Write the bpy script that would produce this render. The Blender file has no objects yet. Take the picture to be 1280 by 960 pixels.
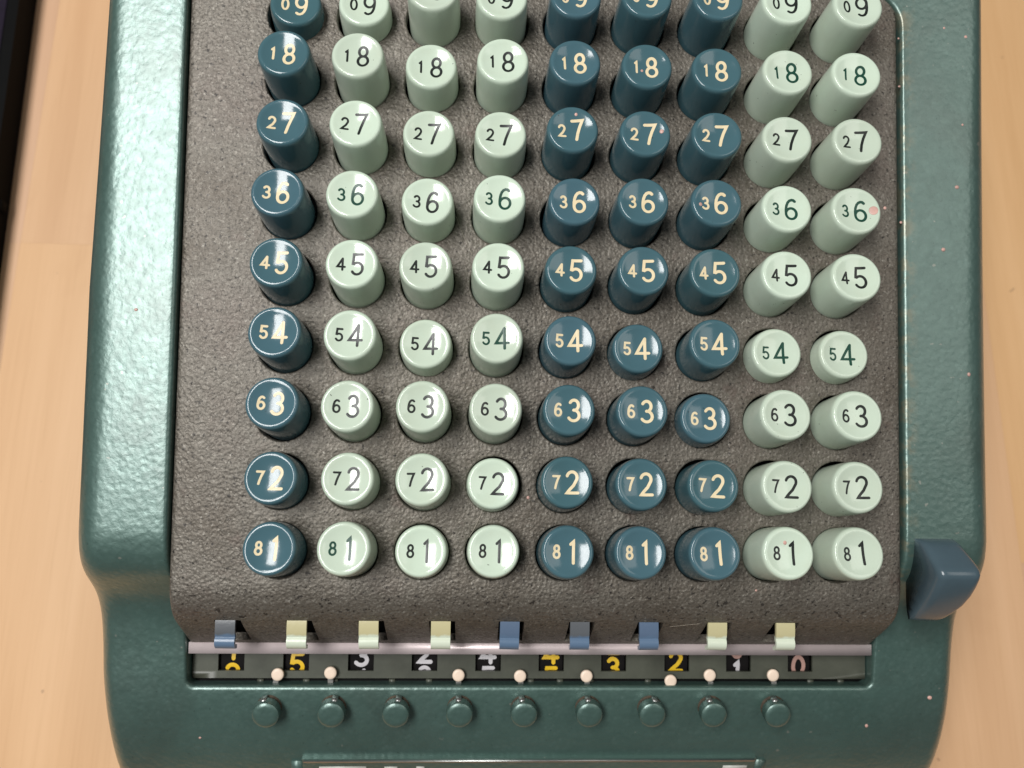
import bpy, bmesh, math, random
from mathutils import Vector, Matrix
random.seed(7)
MM = 0.001
scene = bpy.context.scene

# ------------------------------------------------------------------ camera
# "plate frame": x right, y up the sloping keyboard, z out of the keyboard (millimetres).
TILT = math.atan(0.179)              # the keyboard rises to the rear; the keys stand plumb
H0 = 85.0                            # keyboard centre above the table (mm)
PLATE = Matrix.Translation((0, 0, H0 * MM)) @ Matrix.Rotation(TILT, 4, 'X')
CAM = Vector((-24.025, -19.524, 209.014))
RIGHT, DOWN, FWD = Vector((.9988, .0168, .0462)), Vector((.0190, -.9986, -.0484)), Vector((.0456, .0491, -.9977))
FPX = 960.0
cam_data = bpy.data.cameras.new('camera')
cam = bpy.data.objects.new('camera', cam_data)
scene.collection.objects.link(cam)
rot = Matrix((RIGHT, -DOWN, -FWD)).transposed().to_4x4()
cam.matrix_world = Matrix.Translation(PLATE @ (CAM * MM)) @ Matrix.Rotation(TILT, 4, 'X') @ rot
cam_data.sensor_width = 36.0
cam_data.lens = 27.0
cam_data.clip_start = 0.01
cam_data.clip_end = 20.0
cam_data.dof.use_dof = True
cam_data.dof.focus_distance = 0.204
cam_data.dof.aperture_fstop = 11.0
scene.camera = cam

# ------------------------------------------------------------------ light
world = bpy.data.worlds.new('World'); scene.world = world; world.use_nodes = True
bg = world.node_tree.nodes['Background']
bg.inputs[0].default_value = (0.93, 0.97, 1.0, 1); bg.inputs[1].default_value = 0.07

def area(name, direction, dist, sx, sy, power, col):
    L = bpy.data.lights.new(name, 'AREA'); L.shape = 'RECTANGLE'
    L.size = sx; L.size_y = sy; L.energy = power; L.color = col
    o = bpy.data.objects.new(name, L); scene.collection.objects.link(o)
    d = Vector(direction).normalized()
    target = PLATE @ Vector((0, 0, 0))
    o.location = target + (Matrix.Rotation(TILT, 3, 'X') @ d) * dist
    zax = (o.location - target).normalized(); yax = (Vector((0, 1, 0)) - zax * zax.y).normalized(); xax = yax.cross(zax)
    o.rotation_euler = Matrix((xax, yax, zax)).transposed().to_euler()
    return o
area('ceiling_tube_light', (-.45, .28, 1), 1.3, .36, .90, 20.5, (1.0, .992, .975))
area('far_ceiling_light', (.66, .30, 1), 2.2, .9, 1.4, 8.5, (1.0, .96, .90))

vs = scene.view_settings
vs.view_transform = 'Standard'; vs.look = 'None'; vs.exposure = 0.0; vs.gamma = 1.0
vs.use_curve_mapping = False

# ------------------------------------------------------------------ helpers
def obj(name, mesh, mat=None, parent=None):
    if isinstance(mesh, bmesh.types.BMesh):
        bm = mesh
        mesh = bpy.data.meshes.new(name)
        bmesh.ops.recalc_face_normals(bm, faces=bm.faces)
        bm.to_mesh(mesh); bm.free()
        for p in mesh.polygons: p.use_smooth = True
    if mat is not None and not mesh.materials: mesh.materials.append(mat)
    o = bpy.data.objects.new(name, mesh)
    scene.collection.objects.link(o)
    if parent is not None: o.parent = parent
    return o

def sharp(o, deg=35):
    me = o.data
    bm = bmesh.new(); bm.from_mesh(me)
    for e in bm.edges:
        if len(e.link_faces) == 2 and e.calc_face_angle(0) > math.radians(deg): e.smooth = False
    bm.to_mesh(me); bm.free()

def on_plate(o, loc=(0, 0, 0), rot=(0, 0, 0)):
    """place an object modelled in the plate frame"""
    o.matrix_local = PLATE @ Matrix.Translation(Vector(loc) * MM) @ (Matrix.Rotation(rot[2], 4, 'Z') @ Matrix.Rotation(rot[0], 4, 'X') @ Matrix.Rotation(rot[1], 4, 'Y'))
    return o

def ray(px, py):
    return RIGHT * ((px - 640) / FPX) + DOWN * ((py - 480) / FPX) + FWD
def un(px, py, z):
    d = ray(px, py); return CAM + d * ((z - CAM.z) / d.z)
def proj(P):
    q = Vector(P) - CAM; w = q.dot(FWD)
    return 640 + FPX * q.dot(RIGHT) / w, 480 + FPX * q.dot(DOWN) / w
def table_point(px, py, z=0.0):
    c = PLATE @ (CAM * MM); d = Matrix.Rotation(TILT, 3, 'X') @ ray(px, py)
    return c + d * ((z - c.z) / d.z)

def V(bm, x, y, z): return bm.verts.new((x * MM, y * MM, z * MM))

def add_box(bm, x0, x1, y0, y1, z0, z1):
    v = [V(bm, x, y, z) for z in (z0, z1) for y in (y0, y1) for x in (x0, x1)]
    for f in ((0, 1, 3, 2), (4, 6, 7, 5), (0, 4, 5, 1), (2, 3, 7, 6), (0, 2, 6, 4), (1, 5, 7, 3)):
        bm.faces.new([v[i] for i in f])

def bevel(bm, w, seg=3, ang=30):
    es = [e for e in bm.edges if len(e.link_faces) == 2 and e.calc_face_angle(0) > math.radians(ang)]
    bmesh.ops.bevel(bm, geom=es, offset=w * MM, segments=seg, affect='EDGES', profile=.5, clamp_overlap=True)

def lathe(bm, prof, seg=40, close_top=True, close_bottom=False, knurl=None):
    rings = []
    for k, (r, z) in enumerate(prof):
        ring = []
        for i in range(seg):
            a = 2 * math.pi * i / seg
            rr = r
            if knurl and k in knurl and i % 2: rr = r * .92
            ring.append(V(bm, rr * math.cos(a), rr * math.sin(a), z))
        rings.append(ring)
    for a, b in zip(rings, rings[1:]):
        for i in range(seg):
            bm.faces.new((a[i], a[(i + 1) % seg], b[(i + 1) % seg], b[i]))
    if close_top: 
        c = V(bm, 0, 0, prof[-1][1])
        for i in range(seg): bm.faces.new((rings[-1][i], rings[-1][(i + 1) % seg], c))
    if close_bottom: bm.faces.new(rings[0][::-1])

def extrude_profile(bm, pts, x0, x1):
    """closed (y,z) outline swept along x"""
    a = [V(bm, x0, y, z) for y, z in pts]; b = [V(bm, x1, y, z) for y, z in pts]
    n = len(pts)
    for i in range(n): bm.faces.new((a[i], a[(i + 1) % n], b[(i + 1) % n], b[i]))
    bm.faces.new(a[::-1]); bm.faces.new(b)

# ------------------------------------------------------------------ materials
class Mat:
    def __init__(s, name):
        s.m = bpy.data.materials.new(name); s.m.use_nodes = True
        s.nt = s.m.node_tree; s.N = s.nt.nodes; s.L = s.nt.links
        s.p = s.N['Principled BSDF']
        tc = s.N.new('ShaderNodeTexCoord'); s.co = tc.outputs['Object']
        s.info = s.N.new('ShaderNodeObjectInfo')
        s.bumpn = None
    def shift(s):
        """offset texture space per object"""
        m = s.N.new('ShaderNodeVectorMath'); m.operation = 'SCALE'; m.inputs[0].default_value = (.37, .53, .71)
        s.L.new(s.info.outputs['Random'], m.inputs['Scale'])
        a = s.N.new('ShaderNodeVectorMath'); a.operation = 'ADD'
        s.L.new(s.co, a.inputs[0]); s.L.new(m.outputs[0], a.inputs[1]); s.co = a.outputs[0]; return s
    def stretch(s, v):
        m = s.N.new('ShaderNodeVectorMath'); m.operation = 'MULTIPLY'; m.inputs[1].default_value = v
        s.L.new(s.co, m.inputs[0]); return m.outputs[0]
    def noise(s, scale, detail=4, rough=.55, dist=0, co=None):
        n = s.N.new('ShaderNodeTexNoise'); n.inputs['Scale'].default_value = scale
        n.inputs['Detail'].default_value = detail; n.inputs['Roughness'].default_value = rough
        n.inputs['Distortion'].default_value = dist
        s.L.new(co or s.co, n.inputs['Vector']); return n.outputs[0]
    def voro(s, scale, feature='F1', co=None, smooth=.4, out='Distance', rnd=1):
        n = s.N.new('ShaderNodeTexVoronoi'); n.feature = feature; n.inputs['Scale'].default_value = scale
        n.inputs['Randomness'].default_value = rnd
        if feature == 'SMOOTH_F1': n.inputs['Smoothness'].default_value = smooth
        s.L.new(co or s.co, n.inputs['Vector']); return n.outputs[out]
    def ramp(s, sock, stops):
        r = s.N.new('ShaderNodeValToRGB'); e = r.color_ramp.elements
        while len(e) < len(stops): e.new(.5)
        for k, (p, c) in enumerate(stops):
            e[k].position = p; e[k].color = (c if len(c) == 4 else (*c, 1)) if isinstance(c, tuple) else (c, c, c, 1)
        s.L.new(sock, r.inputs[0]); return r.outputs[0]
    def mix(s, fac, a, b, mode='MIX'):
        n = s.N.new('ShaderNodeMix'); n.data_type = 'RGBA'; n.blend_type = mode; n.clamp_factor = True
        for sock, v in ((n.inputs[0], fac), (n.inputs[6], a), (n.inputs[7], b)):
            if isinstance(v, (int, float)): sock.default_value = v
            elif isinstance(v, tuple): sock.default_value = (*v, 1)
            else: s.L.new(v, sock)
        return n.outputs[2]
    def math(s, op, a, b=0.0):
        n = s.N.new('ShaderNodeMath'); n.operation = op
        for sock, v in ((n.inputs[0], a), (n.inputs[1], b)):
            if isinstance(v, (int, float)): sock.default_value = v
            else: s.L.new(v, sock)
        return n.outputs[0]
    def hsv(s, col, h=.5, sa=1.0, v=1.0):
        n = s.N.new('ShaderNodeHueSaturation'); s.L.new(col, n.inputs['Color'])
        for k, x in (('Hue', h), ('Saturation', sa), ('Value', v)):
            if isinstance(x, (int, float)): n.inputs[k].default_value = x
            else: s.L.new(x, n.inputs[k])
        return n.outputs[0]
    def bump(s, h, strength, dist=.001):
        b = s.N.new('ShaderNodeBump'); b.inputs['Strength'].default_value = strength; b.inputs['Distance'].default_value = dist
        s.L.new(h, b.inputs['Height'])
        if s.bumpn: s.L.new(s.bumpn, b.inputs['Normal'])
        s.bumpn = b.outputs[0]; s.L.new(s.bumpn, s.p.inputs['Normal']); return s
    def set(s, **k):
        names = {'color': 'Base Color', 'rough': 'Roughness', 'metal': 'Metallic', 'spec': 'Specular IOR Level', 'coat': 'Coat Weight', 'coatr': 'Coat Roughness', 'trans': 'Transmission Weight'}
        for n, v in k.items():
            i = s.p.inputs[names[n]]
            if isinstance(v, tuple): i.default_value = (*v, 1)
            elif isinstance(v, (int, float)): i.default_value = v
            else: s.L.new(v, i)
        return s

def enamel(name, wear=False):
    # hammertone enamel: metal flake under green varnish, dimpled
    m = Mat(name)
    cells = m.voro(640, 'SMOOTH_F1', smooth=.6)
    big = m.noise(420, 3, .6, .6)
    fine = m.noise(1700, 2, .5)
    base = m.ramp(m.noise(34, 4, .6), [(.3, (.072, .138, .117)), (.7, (.092, .166, .144))])
    fleck = m.ramp(cells, [(.10, 1.0), (.5, 0.0)])
    base = m.mix(m.math('MULTIPLY', m.math('MULTIPLY', fleck, m.ramp(m.noise(150, 3, .6), [(.4, 0.0), (.7, 1.0)])), .35), base, (.15, .24, .22))
    pits = m.ramp(m.noise(1150, 2, .5), [(.68, 0.0), (.75, 1.0)])
    base = m.mix(m.math('MULTIPLY', pits, .45), base, (.015, .035, .03))
    chips = m.ramp(m.noise(430, 2, .4), [(.745, 0.0), (.765, 1.0)])
    base = m.mix(m.math('MULTIPLY', chips, .6), base, (.30, .30, .26))
    grime = m.ramp(m.noise(22, 5, .65, .4), [(.50, 0.0), (.75, 1.0)])
    base = m.mix(m.math('MULTIPLY', grime, .4), base, (.06, .075, .06))
    m.set(color=base, rough=m.ramp(big, [(.3, .36), (.7, .5)]), metal=.5, spec=.6, coat=1.0, coatr=.33)
    m.p.inputs['Coat IOR'].default_value = 1.52
    m.bump(m.mix(.5, cells, big), .24, .0006).bump(fine, .08, .0003)
    if wear:   # paint rubbed off along the edge of the keyboard opening
        sep = m.N.new('ShaderNodeSeparateXYZ'); m.L.new(m.co, sep.inputs[0])
        band = m.ramp(m.math('ABSOLUTE', m.math('SUBTRACT', sep.outputs[0], .0951)), [(.0002, 1.0), (.00055, 0.0)])
        band = m.math('MULTIPLY', band, m.ramp(m.noise(170, 4, .7), [(.46, 0.0), (.60, 1.0)]))
        band = m.math('MULTIPLY', band, m.ramp(sep.outputs[1], [(0, 0.0), (.001, 1.0)]) if False else m.math('GREATER_THAN', sep.outputs[1], -.062))
        old = m.p.inputs['Base Color'].links[0].from_socket
        m.set(color=m.mix(m.math('MULTIPLY', band, .6), old, (.24, .20, .12)))
    m.L.new(m.bumpn, m.p.inputs['Coat Normal'])
    return m.m

def plate_paint():
    m = Mat('wrinkled_brown_grey_enamel')
    big = m.noise(620, 4, .65, .8); cells = m.voro(1150, 'SMOOTH_F1', smooth=.5); fine = m.noise(2000, 3, .6)
    base = m.ramp(m.noise(26, 5, .6), [(.3, (.100, .083, .064)), (.52, (.142, .127, .105)), (.75, (.126, .102, .085))])
    base = m.mix(m.math('MULTIPLY', m.ramp(m.noise(1250, 3, .6), [(.54, 0.0), (.66, 1.0)]), .55), base, (.03, .025, .02))
    dust = m.ramp(m.noise(1000, 3, .65), [(.56, 0.0), (.70, 1.0)])
    base = m.mix(m.math('MULTIPLY', dust, .55), base, (.34, .32, .28))
    rust = m.math('MULTIPLY', m.ramp(m.noise(60, 4, .7), [(.60, 0.0), (.72, 1.0)]), .5)
    base = m.mix(rust, base, (.085, .050, .040))
    black = m.ramp(m.noise(800, 2, .5), [(.635, 0.0), (.68, 1.0)])
    base = m.mix(m.math('MULTIPLY', black, .75), base, (.012, .010, .009))
    m.set(color=base, rough=m.ramp(big, [(.3, .42), (.7, .58)]), metal=.4, spec=.5, coat=.12, coatr=.42)
    m.bump(m.mix(.5, cells, big), .55, .0007).bump(m.noise(330, 2, .5, .5), .22, .0008).bump(fine, .3, .0003)
    return m.m

def key_plastic(name, c, dirt):
    m = Mat(name).shift()
    rgb = m.N.new('ShaderNodeRGB'); rgb.outputs[0].default_value = (*c, 1)
    v = m.math('ADD', m.math('MULTIPLY', m.info.outputs['Random'], .16), .92)
    col = m.hsv(rgb.outputs[0], m.math('ADD', m.math('MULTIPLY', m.info.outputs['Random'], .02), .49), 1.0, v)
    mott = m.ramp(m.noise(190, 4, .6), [(.45, 0.0), (.8, 1.0)])
    col = m.mix(m.math('MULTIPLY', mott, .30), col, dirt)
    spk = m.ramp(m.noise(1100, 1, .4), [(.79, 0.0), (.81, 1.0)])
    col = m.mix(m.math('MULTIPLY', spk, .7), col, (.03, .025, .02))
    m.set(color=col, rough=m.ramp(m.noise(260, 4, .6), [(.3, .09), (.75, .19)]), spec=.5)
    m.bump(m.noise(500, 2, .5), .04, .0004)
    return m.m

def simple(name, c, rough=.5, metal=0.0, spec=.5, var=.12, scale=300, bumpv=.0):
    m = Mat(name).shift()
    lo = tuple(x * (1 - var) for x in c); hi = tuple(min(1, x * (1 + var)) for x in c)
    m.set(color=m.ramp(m.noise(scale, 4, .6), [(.3, lo), (.7, hi)]), rough=rough, metal=metal, spec=spec)
    if bumpv: m.bump(m.noise(scale * 3, 3, .6), bumpv, .0003)
    return m.m

def numeral_paint(name, c, worn):
    m = Mat(name).shift()
    w = m.ramp(m.noise(420, 3, .6), [(.50, 0.0), (.72, 1.0)])
    m.set(color=m.mix(m.math('MULTIPLY', w, .55), c, worn), rough=.34, spec=.4)
    m.bump(m.noise(900, 2, .5), .08, .0003)
    return m.m

def tab_paint(name, c, grime):
    m = Mat(name).shift()
    sep = m.N.new('ShaderNodeSeparateXYZ'); tc = m.N.new('ShaderNodeTexCoord'); m.L.new(tc.outputs['Object'], sep.inputs[0])
    h = m.math('ADD', m.math('MULTIPLY', m.math('ADD', sep.outputs[1], .0042), 330), m.math('MULTIPLY', m.noise(420, 4, .6), .6))
    g = m.ramp(h, [(.25, 0.0), (.50, 1.0)])          # old handling grime on the half above the finger lip
    m.set(color=m.mix(m.math('MULTIPLY', g, .8), c, grime), rough=.3, spec=.5)
    m.bump(m.noise(800, 3, .6), .1, .0003)
    return m.m

def wood():
    m = Mat('pale_beech_wood').shift()
    g = m.stretch((1, .045, 1))
    grain = m.noise(75, 6, .6, .3, g)
    fine = m.noise(900, 3, .6, 0, m.stretch((1, .03, 1)))
    c = m.ramp(grain, [(.25, (.565, .325, .165)), (.5, (.62, .370, .196)), (.75, (.66, .405, .223))])
    c = m.mix(m.math('MULTIPLY', m.ramp(fine, [(.5, 0.0), (.8, 1.0)]), .22), c, (.47, .25, .11))
    smudge = m.ramp(m.noise(16, 4, .6, .6, m.stretch((1, .6, 1))), [(.62, 0.0), (.78, 1.0)])
    c = m.mix(m.math('MULTIPLY', smudge, .35), c, (.44, .225, .10))
    spot = m.ramp(m.noise(260, 1, .4), [(.80, 0.0), (.83, 1.0)])
    c = m.mix(m.math('MULTIPLY', spot, .5), c, (.25, .14, .08))
    r = m.info.outputs['Random']
    c = m.hsv(c, m.math('ADD', m.math('MULTIPLY', r, .012), .494), m.math('ADD', m.math('MULTIPLY', r, .14), .90), m.math('ADD', m.math('MULTIPLY', r, .14), .92))
    m.set(color=c, rough=.48, spec=.35)
    m.bump(fine, .06, .0004)
    return m.m

M_GREEN = enamel('hammered_green_enamel')
M_CASEGREEN = enamel('hammered_green_enamel_worn_edge', True)
M_PLATE = plate_paint()
M_CREAM = key_plastic('pale_green_cream_plastic', (.54, .635, .52), (.50, .55, .42))
M_TEAL = key_plastic('teal_blue_plastic', (.058, .126, .150), (.050, .098, .112))
M_NBLACK = numeral_paint('black_numeral_fill', (.012, .016, .014), (.05, .055, .05))
M_NGREEN = numeral_paint('dark_green_numeral_fill', (.008, .055, .035), (.02, .05, .04))
M_NCREAM = numeral_paint('cream_numeral_fill', (.74, .62, .40), (.58, .46, .26))
M_BLACK = simple('black_interior', (.006, .006, .006), .8, spec=.1)
M_DRUM = simple('black_wheel', (.007, .006, .006), .7, spec=.12)
M_OLIVE = simple('olive_register_paint', (.062, .066, .050), .42, var=.2, scale=120, bumpv=.1)
M_STRIP = simple('pinkish_aluminium', (.60, .51, .51), .36, .25, var=.12, scale=90, bumpv=.06)
M_STEEL = simple('dull_steel', (.42, .42, .41), .32, .9, var=.15, scale=200)
M_YELLOW = simple('yellow_wheel_paint', (.72, .46, .02), .5, var=.1)
M_WHITE = simple('white_wheel_paint', (.55, .53, .55), .5, var=.1)
M_PINKW = simple('faded_pink_wheel_paint', (.42, .25, .21), .5, var=.1)
M_DOT = simple('cream_pointer_paint', (.80, .64, .51), .45, var=.05)
M_STALK = simple('clear_grey_stalk', (.22, .21, .20), .3)
M_BLUEKEY = simple('slate_blue_plastic', (.066, .102, .124), .24, var=.10, scale=60, bumpv=.03)
M_TCREAM = tab_paint('cream_tab_plastic', (.62, .68, .55), (.47, .40, .19))
M_TBLUE = tab_paint('blue_tab_plastic', (.105, .165, .255), (.10, .095, .085))
M_TBLUE2 = tab_paint('clean_blue_tab_plastic', (.105, .165, .255), (.09, .13, .20))
M_SPECK = simple('pink_paint_drip', (.55, .33, .28), .4, var=.2)
M_LINT = simple('lint', (.45, .40, .33), .9)
M_WOOD = wood()
M_CASE = simple('black_rubber_edge', (.003, .003, .003), .7, spec=.08)
M_PURPLE = simple('dark_purple_cover', (.013, .009, .018), .7, spec=.1, var=.25, scale=700, bumpv=.2)
M_RUST = simple('brown_grime', (.055, .04, .025), .8, var=.4, scale=900, bumpv=.3)
M_PRINT = simple('white_print', (.50, .50, .46), .4)

# ------------------------------------------------------------------ table (setting)
table = bmesh.new(); add_box(table, -480, 480, -380, 420, -32, -1.2)
table = obj('table_top', table, M_WOOD); table['kind'] = 'structure'; sharp(table)
yl = table_point(90, 305).y / MM; yr = table_point(1250, 141).y / MM
xr = table_point(1262, 600).x / MM
pw = 64.0
edges = [xr + pw * k for k in range(-10, 6)]
for x0 in edges:
    x1 = x0 + pw
    if x1 < -470 or x0 > 470: continue
    if x0 < -150: cut = yl
    elif x0 > 60: cut = yr if x0 < xr - 1 else yr - 190
    else: cut = random.uniform(-50, 150)
    ys = sorted({-378.0, cut - 310 if cut - 310 > -340 else -378.0, cut, min(cut + 300, 418.0), 418.0})
    for a, b in zip(ys, ys[1:]):
        if b - a < 8: continue
        bm = bmesh.new(); w, l = (x1 - x0) / 2, (b - a) / 2
        add_box(bm, -w + .02, w - .02, -l + .02, l - .02, -1.1, 0)
        bevel(bm, .05, 1)
        o = obj('plank', bm, M_WOOD, table); sharp(o)
        o.location = ((x0 + x1) / 2 * MM, (a + b) / 2 * MM, random.uniform(0, .02) * MM)

# ------------------------------------------------------------------ dark slab beside the machine
p0, p1 = table_point(47, 0), table_point(1, 345)
dirv = (p0 - p1).normalized(); slab = bpy.data.objects.new('black_case', None); scene.collection.objects.link(slab)
slab.location = (p0 + p1) / 2; slab.rotation_euler.z = math.atan2(dirv.y, dirv.x) - math.pi / 2
slab['label'] = 'thin black-edged slab with a dark purple top lying on the table'; slab['category'] = 'case'
bm = bmesh.new(); add_box(bm, -170, 0, -150, 110, 0.3, 11.5); bevel(bm, 2.2, 4); sharp(obj('edge_frame', bm, M_CASE, slab), 50)
bm = bmesh.new(); add_box(bm, -166, -4.5, -146, 106, 9.0, 11.9); bevel(bm, .35, 2); sharp(obj('cover', bm, M_PURPLE, slab), 50)
bm = bmesh.new(); add_box(bm, -1.5, .9, -37, -33, 3, 8); bevel(bm, .4, 2); obj('latch', bm, M_CASE, slab)

# ------------------------------------------------------------------ the adding machine
root = bpy.data.objects.new('adding_machine', None); scene.collection.objects.link(root)
root['label'] = 'green hammered-enamel mechanical adding machine with rows of teal and cream number keys'
root['category'] = 'adding machine'

XL, XR, XIL, XIR = -131.0, 121.7, -105.0, 94.6          # outer and inner walls of the case
YREAR_IN, YREAR, YLIP, YFRONT = 104.5, 150.0, -96.3, -141.0
PROF = [(160, 1), (-44, 1), (-50, .95), (-55, .3), (-59, -1.1), (-62.5, -3.6), (-65.5, -6.8), (-68.5, -9.9), (-72, -12.4), (-77, -14.5), (-84, -16.0),
        (-96, -17.6), (-104, -19.2), (-112, -21.7), (-120, -25.2), (-128, -30), (-134, -34.5), (-141, -41)]
def prof(y):
    pts = PROF
    if y >= pts[0][0]: return pts[0][1]
    for i in range(len(pts) - 1):
        (a, za), (b, zb) = pts[i], pts[i + 1]
        if a >= y >= b:
            def sl(k):
                if k <= 0 or k >= len(pts) - 1: k = min(max(k, 1), len(pts) - 2)
                d0 = (pts[k][1] - pts[k - 1][1]) / (pts[k][0] - pts[k - 1][0]); d1 = (pts[k + 1][1] - pts[k][1]) / (pts[k + 1][0] - pts[k][0])
                return 0 if d0 * d1 <= 0 else 2 * d0 * d1 / (d0 + d1)
            h = b - a; t = (y - a) / h
            return (2*t**3 - 3*t**2 + 1) * za + (t**3 - 2*t**2 + t) * h * sl(i) + (-2*t**3 + 3*t**2) * zb + (t**3 - t**2) * h * sl(i + 1)
    return pts[-1][1]

def rounded_loop(x0, x1, y0, y1, rf, rr, ns, nf, nc):
    """same point count for any rectangle: right side up, rear, left side down, front"""
    L = []
    def arc(cx, cy, r, a0):
        for k in range(nc): 
            a = a0 + math.pi / 2 * (k + .5) / nc; L.append((cx + r * math.cos(a), cy + r * math.sin(a)))
    for k in range(ns + 1): L.append((x1, y0 + rf + (y1 - rr - y0 - rf) * k / ns))
    arc(x1 - rr, y1 - rr, rr, 0)
    for k in range(nf + 1): L.append((x1 - rr - (x1 - x0 - 2 * rr) * k / nf, y1))
    arc(x0 + rr, y1 - rr, rr, math.pi / 2)
    for k in range(ns + 1): L.append((x0, y1 - rr - (y1 - rr - y0 - rf) * k / ns))
    arc(x0 + rf, y0 + rf, rf, math.pi)
    for k in range(nf + 1): L.append((x0 + rf + (x1 - x0 - 2 * rf) * k / nf, y0))
    arc(x1 - rf, y0 + rf, rf, 1.5 * math.pi)
    return L
inner = rounded_loop(XIL, XIR, YLIP, YREAR_IN, 2.0, 10.0, 170, 60, 10)
outer = rounded_loop(XL, XR, YFRONT, YREAR, 14.0, 22.0, 170, 60, 10)
outer = [(x + (2.6 * min(1, max(0, (y - 15) / 85)) + 1.6 * min(1, max(0, (-95 - y) / 40)) if x < 0 else 0), y) for x, y in outer]   # the left flank draws in slightly
RO, RI = 9.0, 1.3
def drop(d, r): 
    if d >= r: return 0.0
    return r - math.sqrt(max(0, r * r - (r - d) ** 2))
bm = bmesh.new(); rings = []
din = [0, .08, .25, .5, .85, 1.3]
dout = [0, .1, .35, .8, 1.5, 2.5, 3.8, 5.4, 7.2, 9.0]
for (xi, yi), (xo, yo) in zip(inner, outer):
    dx, dy = xo - xi, yo - yi; D = math.hypot(dx, dy)
    stn = [(d, 'i') for d in din] + [(1.3 + (D - 10.3) * k / 12, 'm') for k in range(1, 12)] + [(D - d, 'o') for d in dout[::-1]]
    col = []
    for s, kind in stn:
        x, y = xi + dx * s / D, yi + dy * s / D
        z = prof(y) - (drop(s, RI) if kind == 'i' else 0) - (drop(D - s, RO) if kind == 'o' else 0)
        col.append(V(bm, x, y, z))
    zi = prof(yi) - RI
    pre = [V(bm, xi, yi, min(zi - 1, -46)), V(bm, xi, yi, zi - .6)]
    zb = -(H0 + yo * math.sin(TILT)) / math.cos(TILT) + 1.5
    zo = prof(yo) - RO
    post = [V(bm, xo, yo, zo + (zb - zo) * t) for t in (.04, .5, 1)]
    rings.append(pre + col + post)
n = len(rings)
for i in range(n):
    a, b = rings[i], rings[(i + 1) % n]
    for k in range(len(a) - 1): bm.faces.new((a[k], a[k + 1], b[k + 1], b[k]))
case = on_plate(obj('case', bm, M_CASEGREEN, root))

# feet under the case
for fx, fy in ((-112, -118), (102, -118), (-112, 128), (102, 128)):
    bm = bmesh.new(); lathe(bm, [(7, 0), (7.6, .6), (7.6, 4), (6, 6)], 20, True, True)
    o = obj('rubber_foot', bm, M_CASE, root); o.location = (fx * MM, (fy * math.cos(TILT)) * MM, 0)

# dark inside under the keyboard
bm = bmesh.new(); add_box(bm, XIL - .4, XIR + .4, YLIP - .4, YREAR_IN + 12, -48, -44)
add_box(bm, XIL - .2, XIR + .2, -60, YREAR_IN + 8, -9, -8)
on_plate(obj('inner_tray', bm, M_BLACK, root))

# ---- keyboard plate with a round hole for every key, bent down at the front
PX, PY = 19.0, 18.249
ROWY = lambda r: (4 - r) * PY            # rows -1 ... 7
bm = bmesh.new(); HR = 7.55; NS = 8
for r in range(-1, 8):
    for c in range(9):
        cx, cy = (c - 4) * PX, ROWY(r); hx, hy = PX / 2, PY / 2
        sq = []
        for s, (ax, ay, bx, by) in enumerate(((1, -1, 1, 1), (1, 1, -1, 1), (-1, 1, -1, -1), (-1, -1, 1, -1))):
            for k in range(NS): t = k / NS; sq.append((ax + (bx - ax) * t, ay + (by - ay) * t))
        jr = HR + random.uniform(-.06, .06)
        ringsv = [[V(bm, cx + u * hx, cy + v * hy, 0) for u, v in sq]]
        for rr, z in ((jr + .45, 0), (jr + .15, -.07), (jr, -.3), (jr, -3.2)):
            L = []
            for u, v in sq:
                # even spacing round the circle
                a = math.atan2(v, u) if abs(u) == abs(v) else (math.copysign(1, u) * 0 + math.atan2(v, u))
                L.append(V(bm, cx + rr * math.cos(a), cy + rr * math.sin(a), z))
            ringsv.append(L)
        m = len(sq)
        for a, b in zip(ringsv, ringsv[1:]):
            for i in range(m): bm.faces.new((a[i], a[(i + 1) % m], b[(i + 1) % m], b[i]))
ysub = [ROWY(7) - PY / 2 + PY * k / NS for k in range(9 * NS + 1)]
y_front, y_rear = ysub[0], ysub[-1]
def strip(xs):
    G = [[V(bm, x, y, z) for x, z in xs] for y in ysub + [y_rear + 3, y_rear + 8]]
    for a, b in zip(G, G[1:]):
        for i in range(len(xs) - 1): bm.faces.new((a[i], a[i + 1], b[i + 1], b[i]))
LEFT = [(XIL + .55, -3.0), (XIL + .55, -1.2), (XIL + .75, -.5), (XIL + 1.25, -.12), (XIL + 2.1, 0)]
RIGHTE = [(XIR - 2.1, 0), (XIR - 1.25, -.12), (XIR - .75, -.5), (XIR - .55, -1.2), (XIR - .55, -3.0)]
strip(LEFT + [(-95, 0), (-4.5 * PX, 0)])
strip([(4.5 * PX, 0), (89, 0)] + RIGHTE)
xs_mid = [-4.5 * PX + PX * k / NS for k in range(9 * NS + 1)]
G = [[V(bm, x, y, 0) for x in xs_mid] for y in (y_rear, y_rear + 3, y_rear + 8)]
for a, b in zip(G, G[1:]):
    for i in range(len(xs_mid) - 1): bm.faces.new((a[i], a[i + 1], b[i + 1], b[i]))
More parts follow.
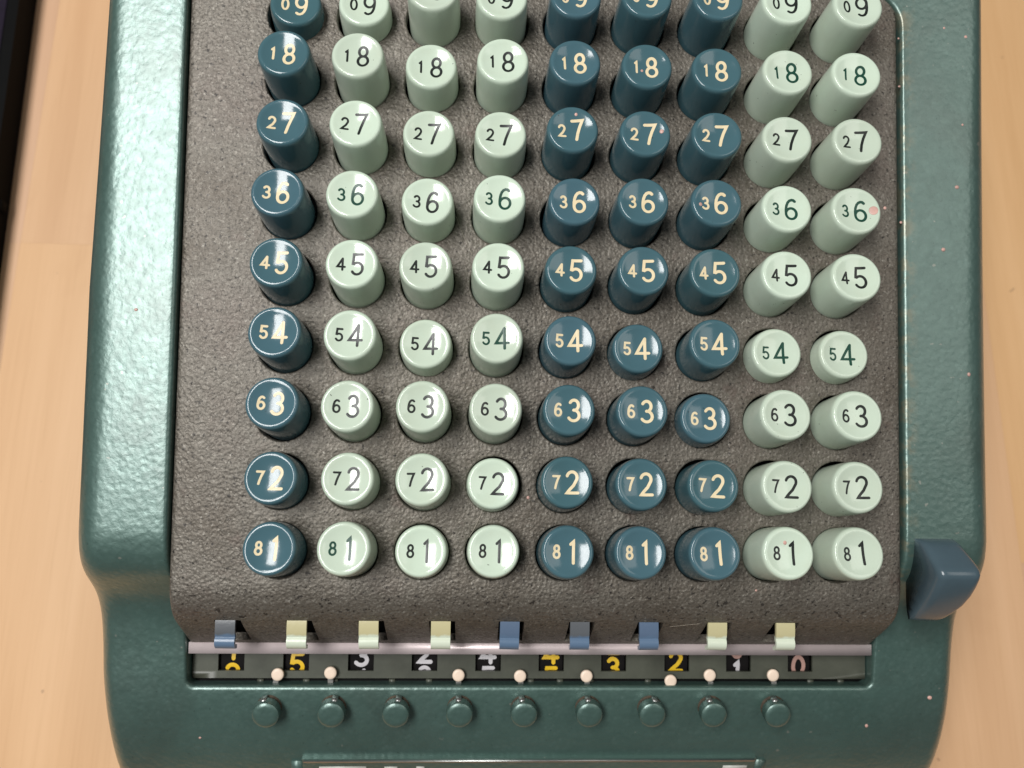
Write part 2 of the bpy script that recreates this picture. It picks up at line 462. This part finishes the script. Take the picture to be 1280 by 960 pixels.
# front apron: arc then slope; slots for the tabs
ARC, BEND = 15.0, math.radians(54)
def apron(s):
    """arc length s from the crease -> (y, z, angle)"""
    if s <= ARC * BEND:
        a = s / ARC; return y_front - ARC * math.sin(a), -ARC * (1 - math.cos(a)), a
    y, z, a = y_front - ARC * math.sin(BEND), -ARC * (1 - math.cos(BEND)), BEND
    e = s - ARC * BEND; return y - e * math.cos(BEND), z - e * math.sin(BEND), a
S_END = ARC * BEND + 13.4
def apron_s_for_py(px, py):
    best = min((abs(proj((un(px, py, apron(s * .05)[1]).x, *apron(s * .05)[:2]))[1] - py), s * .05) for s in range(int(S_END / .05)))
    return best[1]
TABS = [(289, 'g'), (376, 'c'), (464, 'c'), (551, 'c'), (636, 'b'), (722, 'g'), (806, 'b'), (890, 'c'), (972, 'c')]
S0, S1 = apron_s_for_py(636, 777), apron_s_for_py(636, 801)
tabx = [un(px, 792, apron((S0 + S1) / 2)[1]).x for px, _ in TABS]
xs = [(x, z) for x, z in LEFT]
slots = []
for x in tabx:
    xs += [(x - 3.1, 0), (x + 4.0, 0)]; slots.append((x - 3.1, x + 4.0))
xs += RIGHTE
ss = [ARC * BEND * k / 14 for k in range(15)]
ss = sorted(set([s for s in ss if s < S0 - .1] + [S0, S1, S_END] + [S0 + (S1 - S0) * k / 4 for k in range(1, 4)]))
def AP(x, dz, s, off=0.0):
    y, z, a = apron(s); d = dz + off
    return V(bm, x, y - d * math.sin(a) * -1 * -1, z + d * math.cos(a))
G = [[AP(x, dz, s) for x, dz in xs] for s in ss]
for j in range(len(ss) - 1):
    for i in range(len(xs) - 1):
        hole = any(abs(xs[i][0] - a) < 1e-6 and abs(xs[i + 1][0] - b) < 1e-6 for a, b in slots) and S0 - 1e-6 <= ss[j] < S1 - 1e-6
        if not hole: bm.faces.new((G[j][i], G[j][i + 1], G[j + 1][i + 1], G[j + 1][i]))
for a, b in slots:
    rim = [(a, S0), (b, S0), (b, S1), (a, S1)]
    top = [AP(x, 0, s) for x, s in rim]; bot = [AP(x, -2.2, s) for x, s in rim]
    for i in range(4): bm.faces.new((top[i], top[(i + 1) % 4], bot[(i + 1) % 4], bot[i]))
# bottom hem
hem = [AP(x, dz, S_END) for x, dz in xs]; hem2 = [AP(x, dz - 2, S_END + .3) for x, dz in xs]
for i in range(len(xs) - 1): bm.faces.new((hem[i], hem[i + 1], hem2[i + 1], hem2[i]))
bmesh.ops.remove_doubles(bm, verts=bm.verts, dist=1e-6)
plate = on_plate(obj('keyboard_plate', bm, M_PLATE, root)); sharp(plate, 50)
# dark backing behind the tab slots
bm = bmesh.new()
q = [AP(XIL + 2, -3.4, S0 - 2), AP(XIR - 2, -3.4, S0 - 2), AP(XIR - 2, -3.4, S_END), AP(XIL + 2, -3.4, S_END)]
q2 = [AP(XIL + 2, -4.4, S0 - 2), AP(XIR - 2, -4.4, S0 - 2), AP(XIR - 2, -4.4, S_END), AP(XIL + 2, -4.4, S_END)]
bm.faces.new(q); bm.faces.new(q2[::-1])
for i in range(4): bm.faces.new((q[i], q2[i], q2[(i + 1) % 4], q[(i + 1) % 4]))
on_plate(obj('slot_backing', bm, M_BLACK, root))

# ---- tabs in the slots
sm = (S0 + S1) / 2
ym, zm, am = apron(sm)
y_s0, z_s0, _ = apron(S0)
def tab_mesh():
    bm = bmesh.new()
    # (y, z) from the top of the slot: straight out over the apron, then a rolled-down finger lip
    mid = [(3.0, -1.6), (.6, -.75), (-1.4, -.35), (-3.6, -.2), (-4.7, -.45), (-5.6, .15), (-6.6, .1), (-7.5, -.7), (-7.9, -2.0)]
    # smooth the centre line
    fine = []
    for i in range(len(mid) - 1):
        p = [Vector((*mid[max(0, min(len(mid) - 1, i + k))], 0)) for k in (-1, 0, 1, 2)]
        for t in (0, .25, .5, .75):
            fine.append(.5 * ((2 * p[1]) + (p[2] - p[0]) * t + (2*p[0] - 5*p[1] + 4*p[2] - p[3]) * t*t + (3*p[1] - p[0] - 3*p[2] + p[3]) * t**3))
    fine.append(Vector((*mid[-1], 0)))
    up, lo = [], []
    for i, p in enumerate(fine):
        t = (fine[min(i + 1, len(fine) - 1)] - fine[max(i - 1, 0)]).normalized(); nrm = Vector((t.y, -t.x, 0))
        up.append(p + nrm * .5); lo.append(p - nrm * .5)
    pts = [(v.x, v.y) for v in up] + [(v.x, v.y) for v in lo[::-1]]
    extrude_profile(bm, pts, -2.65, 2.65); bevel(bm, .3, 2, 60)
    return bm
tmesh = {}
for (px, kind), x in zip(TABS, tabx):
    if kind not in tmesh:
        o = obj('column_tab', tab_mesh(), {'c': M_TCREAM, 'b': M_TBLUE2, 'g': M_TBLUE}[kind], root); sharp(o, 40); tmesh[kind] = o.data
    else: o = obj('column_tab', tmesh[kind], None, root)
    on_plate(o, (x + random.uniform(-.15, .15), y_s0, z_s0), (.10, 0, random.uniform(-.02, .02)))
    o['label'] = {'c': 'yellowed cream plastic tab in a slot', 'b': 'blue plastic tab in a slot', 'g': 'blue tab with grimy grey upper half'}[kind]

# ---- silver strip under the apron, register panel with windows, wheels
ye, ze, _ = apron(S_END)
ys0 = un(640, 807, ze + .3).y; ys1 = un(640, 818, ze + .3).y
bm = bmesh.new(); add_box(bm, XIL + .5, XIR - .5, ys1, ys0 + .6, ze - 1.2, ze + .3); bevel(bm, .3, 2)
on_plate(obj('window_strip', bm, M_STRIP, root))
ZP = ze - 4.0
yt, yb = ys0 + 1.0, un(640, 848, ZP).y
wy0, wy1 = un(640, 839, ZP).y, yt - .4
WX = [289, 370, 451, 530.5, 610, 689, 767, 846, 923, 1000]
wxs = [un(px, 828, ZP).x for px in WX]
bm = bmesh.new()
xs = [XIL + .3]
for x in wxs: xs += [x - 3.75, x + 3.75]
xs.append(XIR - .3)
ysr = [yb, wy0, wy1, yt]
G = [[V(bm, x, y, ZP) for x in xs] for y in ysr]
for j in range(3):
    for i in range(len(xs) - 1):
        if j == 1 and i % 2 == 1:
            a = [(xs[i], ysr[1]), (xs[i + 1], ysr[1]), (xs[i + 1], ysr[2]), (xs[i], ysr[2])]
            t = [V(bm, *p, ZP) for p in a]; b = [V(bm, *p, ZP - .9) for p in a]
            for k in range(4): bm.faces.new((t[k], t[(k + 1) % 4], b[(k + 1) % 4], b[k]))
        else: bm.faces.new((G[j][i], G[j][i + 1], G[j + 1][i + 1], G[j + 1][i]))
hem = [V(bm, x, yb, ZP) for x in (xs[0], xs[-1])] + [V(bm, x, yb - .25, ZP - 3) for x in (xs[-1], xs[0])]
bm.faces.new(hem)
bmesh.ops.remove_doubles(bm, verts=bm.verts, dist=1e-6)
o = on_plate(obj('register_panel', bm, M_OLIVE, root)); sharp(o, 40)

# ------------------------------------------------------------------ digit strokes
def arcp(cx, cy, rx, ry, a0, a1, n=18):
    return [(cx + rx * math.cos(math.radians(a0 + (a1 - a0) * k / n)), cy + ry * math.sin(math.radians(a0 + (a1 - a0) * k / n))) for k in range(n + 1)]
SIX = [(.21, .42), (.13, .485), (.03, .5), (-.08, .46), (-.17, .36), (-.235, .20), (-.268, .02), (-.275, -.12)] + arcp(0, -.21, .275, .29, 175, 520, 26)
DIG = {
 0: [arcp(0, 0, .27, .5, 90, 450, 30)],
 1: [[(-.11, .36), (-.02, .44), (.04, .5), (.04, .2), (.04, -.2), (.04, -.5)]],
 2: [arcp(0, .24, .265, .26, 165, -28, 18) + [(.08, -.14), (-.12, -.33), (-.28, -.5), (-.05, -.5), (.3, -.5)]],
 3: [arcp(-.01, .255, .235, .245, 150, -75, 18) + [(-.02, .02)], arcp(-.02, -.235, .29, .265, 88, -150, 20)],
 4: [[(.13, .5), (-.08, .17), (-.32, -.22), (0, -.22), (.34, -.22)], [(.13, .5), (.13, .2), (.13, -.2), (.13, -.5)]],
 5: [[(.26, .5), (0, .5), (-.19, .5), (-.215, .25), (-.24, .05)] + arcp(-.01, -.2, .285, .30, 128, -150, 24)],
 6: [SIX],
 7: [[(-.28, .5), (0, .5), (.28, .5), (.12, .17), (0, -.15), (-.09, -.5)]],
 8: [arcp(0, .26, .215, .235, 90, 450, 26), arcp(0, -.235, .265, .265, 90, 450, 26)],
 9: [[(-x, -y) for x, y in SIX]],
}
def digit_mesh(d, h, w, width_scale, surf, lift=.03):
    """flat painted strokes laid on the surface z=surf(x,y); returns bmesh. h digit height, w stroke width (mm)"""
    bm = bmesh.new()
    for si, st in enumerate(DIG[d]):
        pts = [Vector((x * h * width_scale, y * h)) for x, y in st]
        closed = (pts[0] - pts[-1]).length < 1e-4
        fine = [pts[0]]
        for a, b in zip(pts, pts[1:]):
            m = max(1, int((b - a).length / .45))
            fine += [a + (b - a) * k / m for k in range(1, m + 1)]
        if closed: fine = fine[:-1]
        N = len(fine); rows = []
        def frame(i):
            p = fine[i]
            a = fine[(i - 1) % N] if closed or i > 0 else None
            b = fine[(i + 1) % N] if closed or i < N - 1 else None
            t1 = (p - a).normalized() if a is not None else None; t2 = (b - p).normalized() if b is not None else None
            if t1 is None: t1 = t2
            if t2 is None: t2 = t1
            t = (t1 + t2).normalized(); nn = Vector((-t.y, t.x)); c = max(.5, nn.dot(Vector((-t1.y, t1.x))))
            return p, t, nn / c
        for i in range(N):
            p, t, nn = frame(i)
            rows.append([p + nn * (w / 2) * k for k in (-1, -.5, 0, .5, 1)])
        if not closed:
            for end in (0, 1):
                p, t, nn = frame(0 if end == 0 else N - 1); s = -1 if end == 0 else 1
                cap = []
                for e, kk in ((.45, .87), (.8, .5), (.98, .12)):
                    cap.append([p + t * s * e * w / 2 + nn * (w / 2) * kk * k for k in (-1, -.5, 0, .5, 1)])
                rows = cap[::-1] + rows if end == 0 else rows + cap
        z = lift + si * .012
        vr = []
        for row in rows:
            vr.append([V(bm, q.x, q.y, surf(q.x, q.y) + z + (.012 if 0 < k < 4 else 0)) for k, q in enumerate(row)])
        rng = range(len(vr)) if closed else range(len(vr) - 1)
        for i in rng:
            a, b = vr[i], vr[(i + 1) % len(vr)]
            for k in range(4): bm.faces.new((a[k], a[k + 1], b[k + 1], b[k]))
    return bm

# ---- number wheels behind the windows
WR = 10.0; WZ = ZP - 1.3 - WR; wyc = (wy0 + un(640, 818, ZP).y) / 2
WDIG = [([(1, .48), (2, -.54)], 'y'), ([(5, -.10)], 'y'), ([(3, .22), (4, -.78)], 'w'), ([(2, .36), (3, -.64)], 'w'), ([(4, .34), (5, -.66)], 'w'),
        ([(4, .34), (5, -.66)], 'y'), ([(2, .74), (3, -.26)], 'y'), ([(2, 0.0)], 'y'), ([(0, .60), (1, -.40)], 'p'), ([(9, .86), (0, -.16)], 'p')]
bm = bmesh.new(); NSEG = 48
lathe(bm, [(WR - .6, -3.6), (WR, -3.5), (WR, 3.5), (WR - .6, 3.6)], NSEG, True, True)
bmesh.ops.rotate(bm, verts=bm.verts, cent=(0, 0, 0), matrix=Matrix.Rotation(math.pi / 2, 3, 'Y'))
wheel_mesh = None
for x, (digs, kind) in zip(wxs, WDIG):
    if wheel_mesh is None: wh = obj('number_wheel', bm, M_DRUM, root); wheel_mesh = wh.data; sharp(wh)
    else: wh = obj('number_wheel', wheel_mesh, None, root)
    on_plate(wh, (x, wyc, WZ))
    if kind != 'w': wh['label'] = {'y': 'black number wheel with yellow digits', 'p': 'black number wheel with faded pink digits'}[kind]
    for d, off in digs:
        off_mm = off * 7.0
        th = off_mm / WR
        mat = {'y': M_YELLOW, 'w': M_WHITE, 'p': M_PINKW if d != 1 else M_WHITE}[kind]
        b2 = digit_mesh(d, 5.3, 1.15, 1.1, lambda X, Y: math.sqrt(WR * WR - min(Y, WR * .9) ** 2) - WR, .06)
        nu = obj('numeral', b2, mat, wh)
        nu.matrix_local = Matrix.Rotation(-th, 4, 'X') @ Matrix.Translation((0, 0, WR * MM))

# ---- front lip details: slot comb, pointers and knobs
bm = bmesh.new(); rx = XIL + 6
add_box(bm, XIL + .6, XIR - .6, yb - 6, yb - .35, ZP - 3, ZP - 1.5)
on_plate(obj('slot_floor', bm, M_BLACK, root))
for x in [XIL + 12 + 9.4 * k for k in range(20)]:
    if random.random() < .35: continue
    bm = bmesh.new(); add_box(bm, -.9, .9, -2.4, -.5, -1.6, -1.0); bevel(bm, .2, 1)
    on_plate(obj('comb_tooth', bm, M_OLIVE, root), (x + random.uniform(-2, 2), yb, ZP))
DOTS = [(347, 843, 331), (413, 841, 413), (573, 844, 574), (650, 845, 655), (733, 845, 737), (838, 851, 816), (887, 844, 893), (966, 844, 973)]
zdot = ZP + 1.6
dot_mesh = None
for px, py, kx in DOTS:
    P = un(px, py, zdot)
    pt = bpy.data.objects.new('pointer', None); scene.collection.objects.link(pt); pt.parent = root
    on_plate(pt, P)
    if dot_mesh is None:
        bm = bmesh.new(); lathe(bm, [(1.5, -.5), (1.78, -.3), (1.78, .2), (1.6, .42), (1.0, .5)], 28, True, True)
        d = obj('pointer_dot', bm, M_DOT, pt); dot_mesh = d.data
    else: d = obj('pointer_dot', dot_mesh, None, pt)
    K = un(kx * .35 + px * .65, 864, zdot - 3.0) - P
    bm = bmesh.new(); dirn = Vector((K.x, K.y, 0)); L = dirn.length; ang = math.atan2(K.y, K.x)
    add_box(bm, .6, L + 1.5, -.75, .75, -.75, -.3); bevel(bm, .1, 1)
    for v in bm.verts: v.co.z -= max(0, v.co.x) * .32
    st = obj('stalk', bm, M_STALK, pt); st.rotation_euler.z = ang; sharp(st)

KX = [331, 413, 494, 574, 655, 737, 816, 893, 973]
knob_mesh = collar_mesh = None
KH = 4.6
for px in KX:
    # deck point such that the knob's face shows at (px, 895)
    best = None
    for k in range(400):
        y = -98 - k * .04; z = prof(y); sl = (prof(y + .5) - prof(y - .5)); nv = Vector((0, -sl, 1)).normalized()
        x = un(px, 895, z + nv.z * KH).x; e = abs(proj((x, y + nv.y * KH, z + nv.z * KH))[1] - 895.5)
        if best is None or e < best[0]: best = (e, x, y, z, math.atan(sl))
    _, x, y, z, ang = best
    if knob_mesh is None:
        bm = bmesh.new(); lathe(bm, [(2.9, -1.5), (2.9, .8), (3.5, 1.1), (3.85, 1.5), (3.85, 3.6), (3.7, 4.15), (3.35, 4.45), (2.4, KH), (1.2, KH + .02)], 56, True, False, knurl=(3, 4))
        kb = obj('thumb_knob', bm, M_GREEN, root); knob_mesh = kb.data; sharp(kb, 50)
        bm = bmesh.new(); lathe(bm, [(3.75, -.4), (3.6, .16), (3.0, .3)], 30, True, False)
        cl = obj('collar', bm, M_RUST, kb); collar_mesh = cl.data
    else:
        kb = obj('thumb_knob', knob_mesh, None, root); cl = obj('collar', collar_mesh, None, kb)
    on_plate(kb, (x, y, z), (ang, 0, 0))
    kb.rotation_euler.rotate_axis('Z', random.uniform(0, 6.28))
    bm = bmesh.new(); add_box(bm, -.8, .8, 3.1, 3.95, .5, 2.9); bevel(bm, .3, 2)
    pin = obj('set_screw', bm, M_STEEL, kb); pin.rotation_euler.z = random.uniform(-.3, .3) - kb.rotation_euler.z

# ---- raised name plate on the front of the deck
ynp = -119.5
for k in range(200):
    y = -112 - k * .05
    if proj((0, y, prof(y) + .9))[1] >= 946: ynp = y; break
a = math.atan(prof(ynp - 3) - prof(ynp - 4)); znp = prof(ynp)
x0, x1 = un(378, 946, znp).x, un(944, 947, znp).x
npl = bpy.data.objects.new('name_plate', None); scene.collection.objects.link(npl); npl.parent = root
on_plate(npl, ((x0 + x1) / 2, ynp, znp), (a * 1.05, 0, 0)); hw = (x1 - x0) / 2
bm = bmesh.new(); add_box(bm, -hw, hw, -16, 0, -1.4, 1.0); bevel(bm, .45, 3); sharp(obj('plate_body', bm, M_GREEN, npl), 50)
bm = bmesh.new(); add_box(bm, -hw + .4, hw - .4, -1.2, -.55, .9, 1.35); bevel(bm, .15, 2); obj('rim', bm, M_STEEL, npl)
for sgn in (-1, 1):
    bm = bmesh.new(); add_box(bm, min(sgn * (hw + .05), sgn * (hw + 3.4)), max(sgn * (hw + .05), sgn * (hw + 3.4)), -13, -1.9, -1.4, .7); bevel(bm, .5, 3); obj('side_lug', bm, M_GREEN, npl)
for px0, px1, dy in ((398, 457, -3.35), (480, 496, -3.5), (520, 530, -3.5), (905, 935, -3.5)):
    xa, xb = un(px0, 957, znp).x - (x0 + x1) / 2, un(px1, 957, znp).x - (x0 + x1) / 2
    bm = bmesh.new(); add_box(bm, xa, xb, -6.0, dy, .8, 1.06); obj('lettering', bm, M_PRINT, npl)

# ---- big slate-blue bar key on the right arm
pts = [(-49.6, -3.5), (-49.8, 2.8), (-50.3, 4.6), (-51.2, 6.1), (-52.6, 7.6), (-54.2, 9.4), (-55.6, 11.1), (-56.5, 12.0), (-57.6, 12.4), (-58.8, 12.0),
       (-61.2, 10.5), (-64.0, 8.3), (-67.0, 5.6), (-69.6, 2.9), (-71.6, .5), (-72.6, -1.2), (-72.9, -2.4), (-72.6, -3.5)]
bm = bmesh.new(); cols = []
ZB = -3.6; RB = 2.4
offs = [0, .12, .4, .9, 1.5, 2.4]
for y, z in pts:
    xa, xb = 97.2, 109.2
    if y < -63: xb -= 3.4 * min(1, (-63 - y) / 10) ** 2.2; xa += .7 * min(1, (-63 - y) / 10) ** 4
    if y > -55: xb -= 1.3 * min(1, (y + 55) / 5)
    row = [V(bm, xa, y, ZB)]
    for d in offs: row.append(V(bm, xa + d, y, max(z - drop(d, RB), ZB)))
    row.append(V(bm, (xa + xb) / 2, y, z + .12))
    for d in offs[::-1]: row.append(V(bm, xb - d, y, max(z - drop(d, RB), ZB)))
    row.append(V(bm, xb, y, ZB)); cols.append(row)
for p, q in zip(cols, cols[1:]):
    for i in range(len(p) - 1): bm.faces.new((p[i], p[i + 1], q[i + 1], q[i]))
    bm.faces.new((p[0], q[0], q[-1], p[-1]))
bmesh.ops.dissolve_degenerate(bm, dist=1e-6, edges=bm.edges)
# the stem that carries it
add_box(bm, 100, 106, -66, -54, -30, ZB + 1)
lev = on_plate(obj('bar_key', bm, M_BLUEKEY, root)); lev['label'] = 'large slate-blue wedge-shaped key on the side arm'

# ------------------------------------------------------------------ keys
RT = 6.82
DISH_R, DISH_D = 5.75, 1.05
CURV = (DISH_R ** 2 + DISH_D ** 2) / (2 * DISH_D)
def dish(r): return CURV - math.sqrt(CURV ** 2 - r * r) - DISH_D
def key_mesh():
    bm = bmesh.new()
    pr = [(7.0, -7.5), (7.0, -1), (6.86, -1 + .01)]
    return bm
def key_bm(h):
    bm = bmesh.new()
    pr = [(7.08, -h - 5), (7.05, -h * .6), (6.92, -2.2), (RT, -1.3), (RT - .05, -.85), (RT - .2, -.42), (RT - .45, -.12), (RT - .75, .03), (DISH_R + .06, .0)]
    for k in range(10, 0, -1):
        r = DISH_R * k / 10; pr.append((r, dish(r)))
    lathe(bm, pr, 56, True, False)
    return bm
CAPS = {
 -1: [(369.6, 4), (455, 4), (541, -15), (627.5, -4), (720, -6), (809, -6), (898, -3), (984.5, 2), (1073, 6)],
 0: [(354, 65), (446.6, 68), (538.8, 82), (628.8, 75), (719, 77), (809, 82), (896.6, 86.7), (985, 89), (1071, 92)],
 1: [(352.5, 151.6), (444, 153), (535.6, 165.6), (626, 167), (716, 161), (806.8, 166), (896.6, 168), (984.5, 173), (1072.4, 175.4)],
 2: [(346, 239), (439.7, 241.6), (534, 251), (624.7, 247), (718, 251), (804.5, 251), (896, 252.7), (984, 260), (1071, 262.5)],
 3: [(344.4, 327), (439.4, 329), (531.6, 332), (623, 333), (714, 336.6), (804.5, 337.4), (894, 340), (983.75, 343), (1071, 346)],
 4: [(342.5, 414.4), (437, 418), (531.6, 429), (621, 422), (713, 425), (797.4, 435), (894, 429), (971, 440.5), (1055, 442.5)],
 5: [(339.4, 503.4), (433.75, 507), (527.8, 507.5), (619.7, 510.6), (711.5, 512), (803, 513.6), (882, 522.6), (982.6, 518), (1072, 519.5)],
 6: [(337.8, 597), (434, 598), (527, 599), (616, 604), (709, 602.5), (802, 605), (892, 607), (984, 608), (1073, 609)],
 7: [(336, 685.7), (429, 685.7), (526, 689), (616.7, 689), (709.7, 690), (801, 691), (894, 692), (985.7, 691.7), (1073.7, 692)]}
FORCED = {(7, 2): 5.0, (7, 3): 7.5, (6, 3): 5.0, (4, 2): 6.5}
TEAL = (0, 4, 5, 6)
GREENFILL = {(0, 7), (0, 8), (2, 7), (2, 8), (4, 7), (4, 8), (7, 1), (4, 3), (2, 1), (2, 3)}
kmesh, dmesh = {}, {}
STAINS = {(2, 8): [(4.7, .2, 1.15, .12)], (2, 6): [(-4.2, -.4, .5, .3)], (1, 5): [(4.4, .8, .55, .3)], (7, 7): [(-.5, 2.7, .5, .35)], (0, 5): [(-1.25, -.9, .38, .3)], (1, 4): [(1.2, 4.4, .4, .3)]}
AX = Vector((0, .179, 1))
for r in range(-1, 8):
    for c in range(9):
        px, py = CAPS[r][c]
        base = Vector(((c - 4) * PX, ROWY(r), 0))
        if (r, c) in FORCED: h = FORCED[(r, c)]
        else:
            h, be = 11.7, 1e9
            for k in range(240):
                hh = 3 + k * .05; q = proj(base + AX * hh)
                e = (q[0] - px) ** 2 + (q[1] - py) ** 2 + 1.2 * (hh - 11.7) ** 2
                if e < be: be, h = e, hh
        tgt = un(px, py, h); d = tgt - (base + AX * h); d.z = 0
        sh = d.copy()
        if sh.length > .42: sh *= .42 / sh.length
        rest = d - sh
        if rest.length > .8: rest *= .8 / rest.length
        teal = c in TEAL
        kk = ('t' if teal else 'c', round(h))
        if kk not in kmesh:
            o = obj('key', key_bm(round(h)), M_TEAL if teal else M_CREAM, root); kmesh[kk] = o.data; sharp(o, 60)
        else: o = obj('key', kmesh[kk], None, root)
        top = PLATE @ ((base + sh + AX * h) * MM)
        # lean a little so that the cap sits where it does; caps turn slightly in their guides
        lean = Matrix.Rotation(math.atan2(rest.x, h + 8), 4, 'Y') @ Matrix.Rotation(-math.atan2(rest.y, h + 8), 4, 'X')
        top = top + Vector((rest.x, rest.y, 0)) * MM
        o.matrix_local = Matrix.Translation(top) @ lean @ Matrix.Rotation(math.radians(random.gauss(0, 1.4)), 4, 'Z')
        small, big = r + 1, 8 - r
        low = ', pushed down' if h < 8.3 else ''
        o['label'] = '%s round key marked %d and %d%s' % ('teal' if teal else 'pale cream', small, big, low)
        ink = 'cream' if teal else ('green' if (r, c) in GREENFILL else 'black')
        for dg, hh, w, x in ((small, 3.1, .57, -2.8), (big, 5.45, .74, 1.35)):
            key = (dg, hh, ink)
            if key not in dmesh:
                nb = digit_mesh(dg, hh, w * (1.05 if teal else .97), .90, lambda X, Y, x=x: dish(min(DISH_R, math.hypot(X + x, Y))), .025)
                nu = obj('numeral', nb, {'cream': M_NCREAM, 'green': M_NGREEN, 'black': M_NBLACK}[ink], o); dmesh[key] = nu.data
            else: nu = obj('numeral', dmesh[key], None, o)
            nu.location = (x * MM, 0, 0)
        for sx, sy, sr, flat in STAINS.get((r, c), []):
            sb = bmesh.new(); bmesh.ops.create_uvsphere(sb, u_segments=14, v_segments=8, radius=sr * MM)
            for v in sb.verts: v.co = Vector((v.co.x + sx * MM, v.co.y * 1.1 + sy * MM, v.co.z * flat + dish(min(DISH_R, math.hypot(v.co.x / MM + sx, v.co.y / MM + sy))) * MM))
            obj('paint_speck', sb, M_SPECK, o)

# ------------------------------------------------------------------ paint drips and lint
SPECKS = [(1180, 35, 2.3, 1), (1207, 46, 2.6, 1), (1203, 156, 2.4, 1), (1196, 234, 4.0, 1), (1179, 312, 4.2, 1), (1123, 48, 1.8, 1), (1124, 108, 2.2, 1), (1126, 278, 2.4, 1),
          (1211, 468, 3.4, 1), (170, 387, 3.0, 1), (1162, 872, 4.0, None), (1083, 907, 3.2, None), (250, 922, 2.4, None), (904, 704, 0, 0), (1106, 260, 3.0, 0), (945, 738, 2.2, 0), (660, 622, 3.0, 0)]
bm = bmesh.new()
for px, py, d, z in SPECKS:
    if d <= 0: continue
    if z is None:
        P = min((un(px, py, -14 - k * .1) for k in range(220)), key=lambda p: abs(p.z - prof(p.y)))
    else: P = un(px, py, z)
    rad = d * .5 * .30
    bmesh.ops.create_uvsphere(bm, u_segments=10, v_segments=6, radius=rad * MM, matrix=Matrix.Translation(P * MM) @ Matrix.Diagonal((random.uniform(.9, 1.2), random.uniform(.9, 1.2), .45, 1)))
o = on_plate(obj('paint_speck', bm, M_SPECK, root)); o['kind'] = 'stuff'
def tube(bm, pts, r):
    prev = None
    for i, p in enumerate(pts):
        t = (pts[min(i + 1, len(pts) - 1)] - pts[max(i - 1, 0)]).normalized(); s = t.cross(Vector((0, 0, 1))).normalized(); u = s.cross(t)
        ring = [V(bm, *(p + (s * math.cos(a) + u * math.sin(a)) * r)) for a in (0, 2.1, 4.2)]
        if prev:
            for k in range(3): bm.faces.new((prev[k], prev[(k + 1) % 3], ring[(k + 1) % 3], ring[k]))
        prev = ring
bm = bmesh.new()
for pts in (((603, 638), (596, 656), (586, 672)), ((449, 642), (457, 646), (465, 651)), ((570, 270), (577, 292), (590, 318)), ((828, 797), (850, 794), (878, 788)), ((415, 300), (420, 318), (432, 330))):
    P = [un(x, y, .4 if y < 740 else -13) for x, y in pts]
    if pts[0][1] > 740:
        P = [Vector((p.x, apron(S0 + 2)[0] + k * .6, apron(S0 + 2)[1] + .9)) for k, p in enumerate(P)]
    tube(bm, [P[0] * (1 - t) ** 2 + P[1] * 2 * t * (1 - t) + P[2] * t * t for t in [k / 10 for k in range(11)]], .055)
o = on_plate(obj('lint_fibre', bm, M_LINT, root)); o['kind'] = 'stuff'
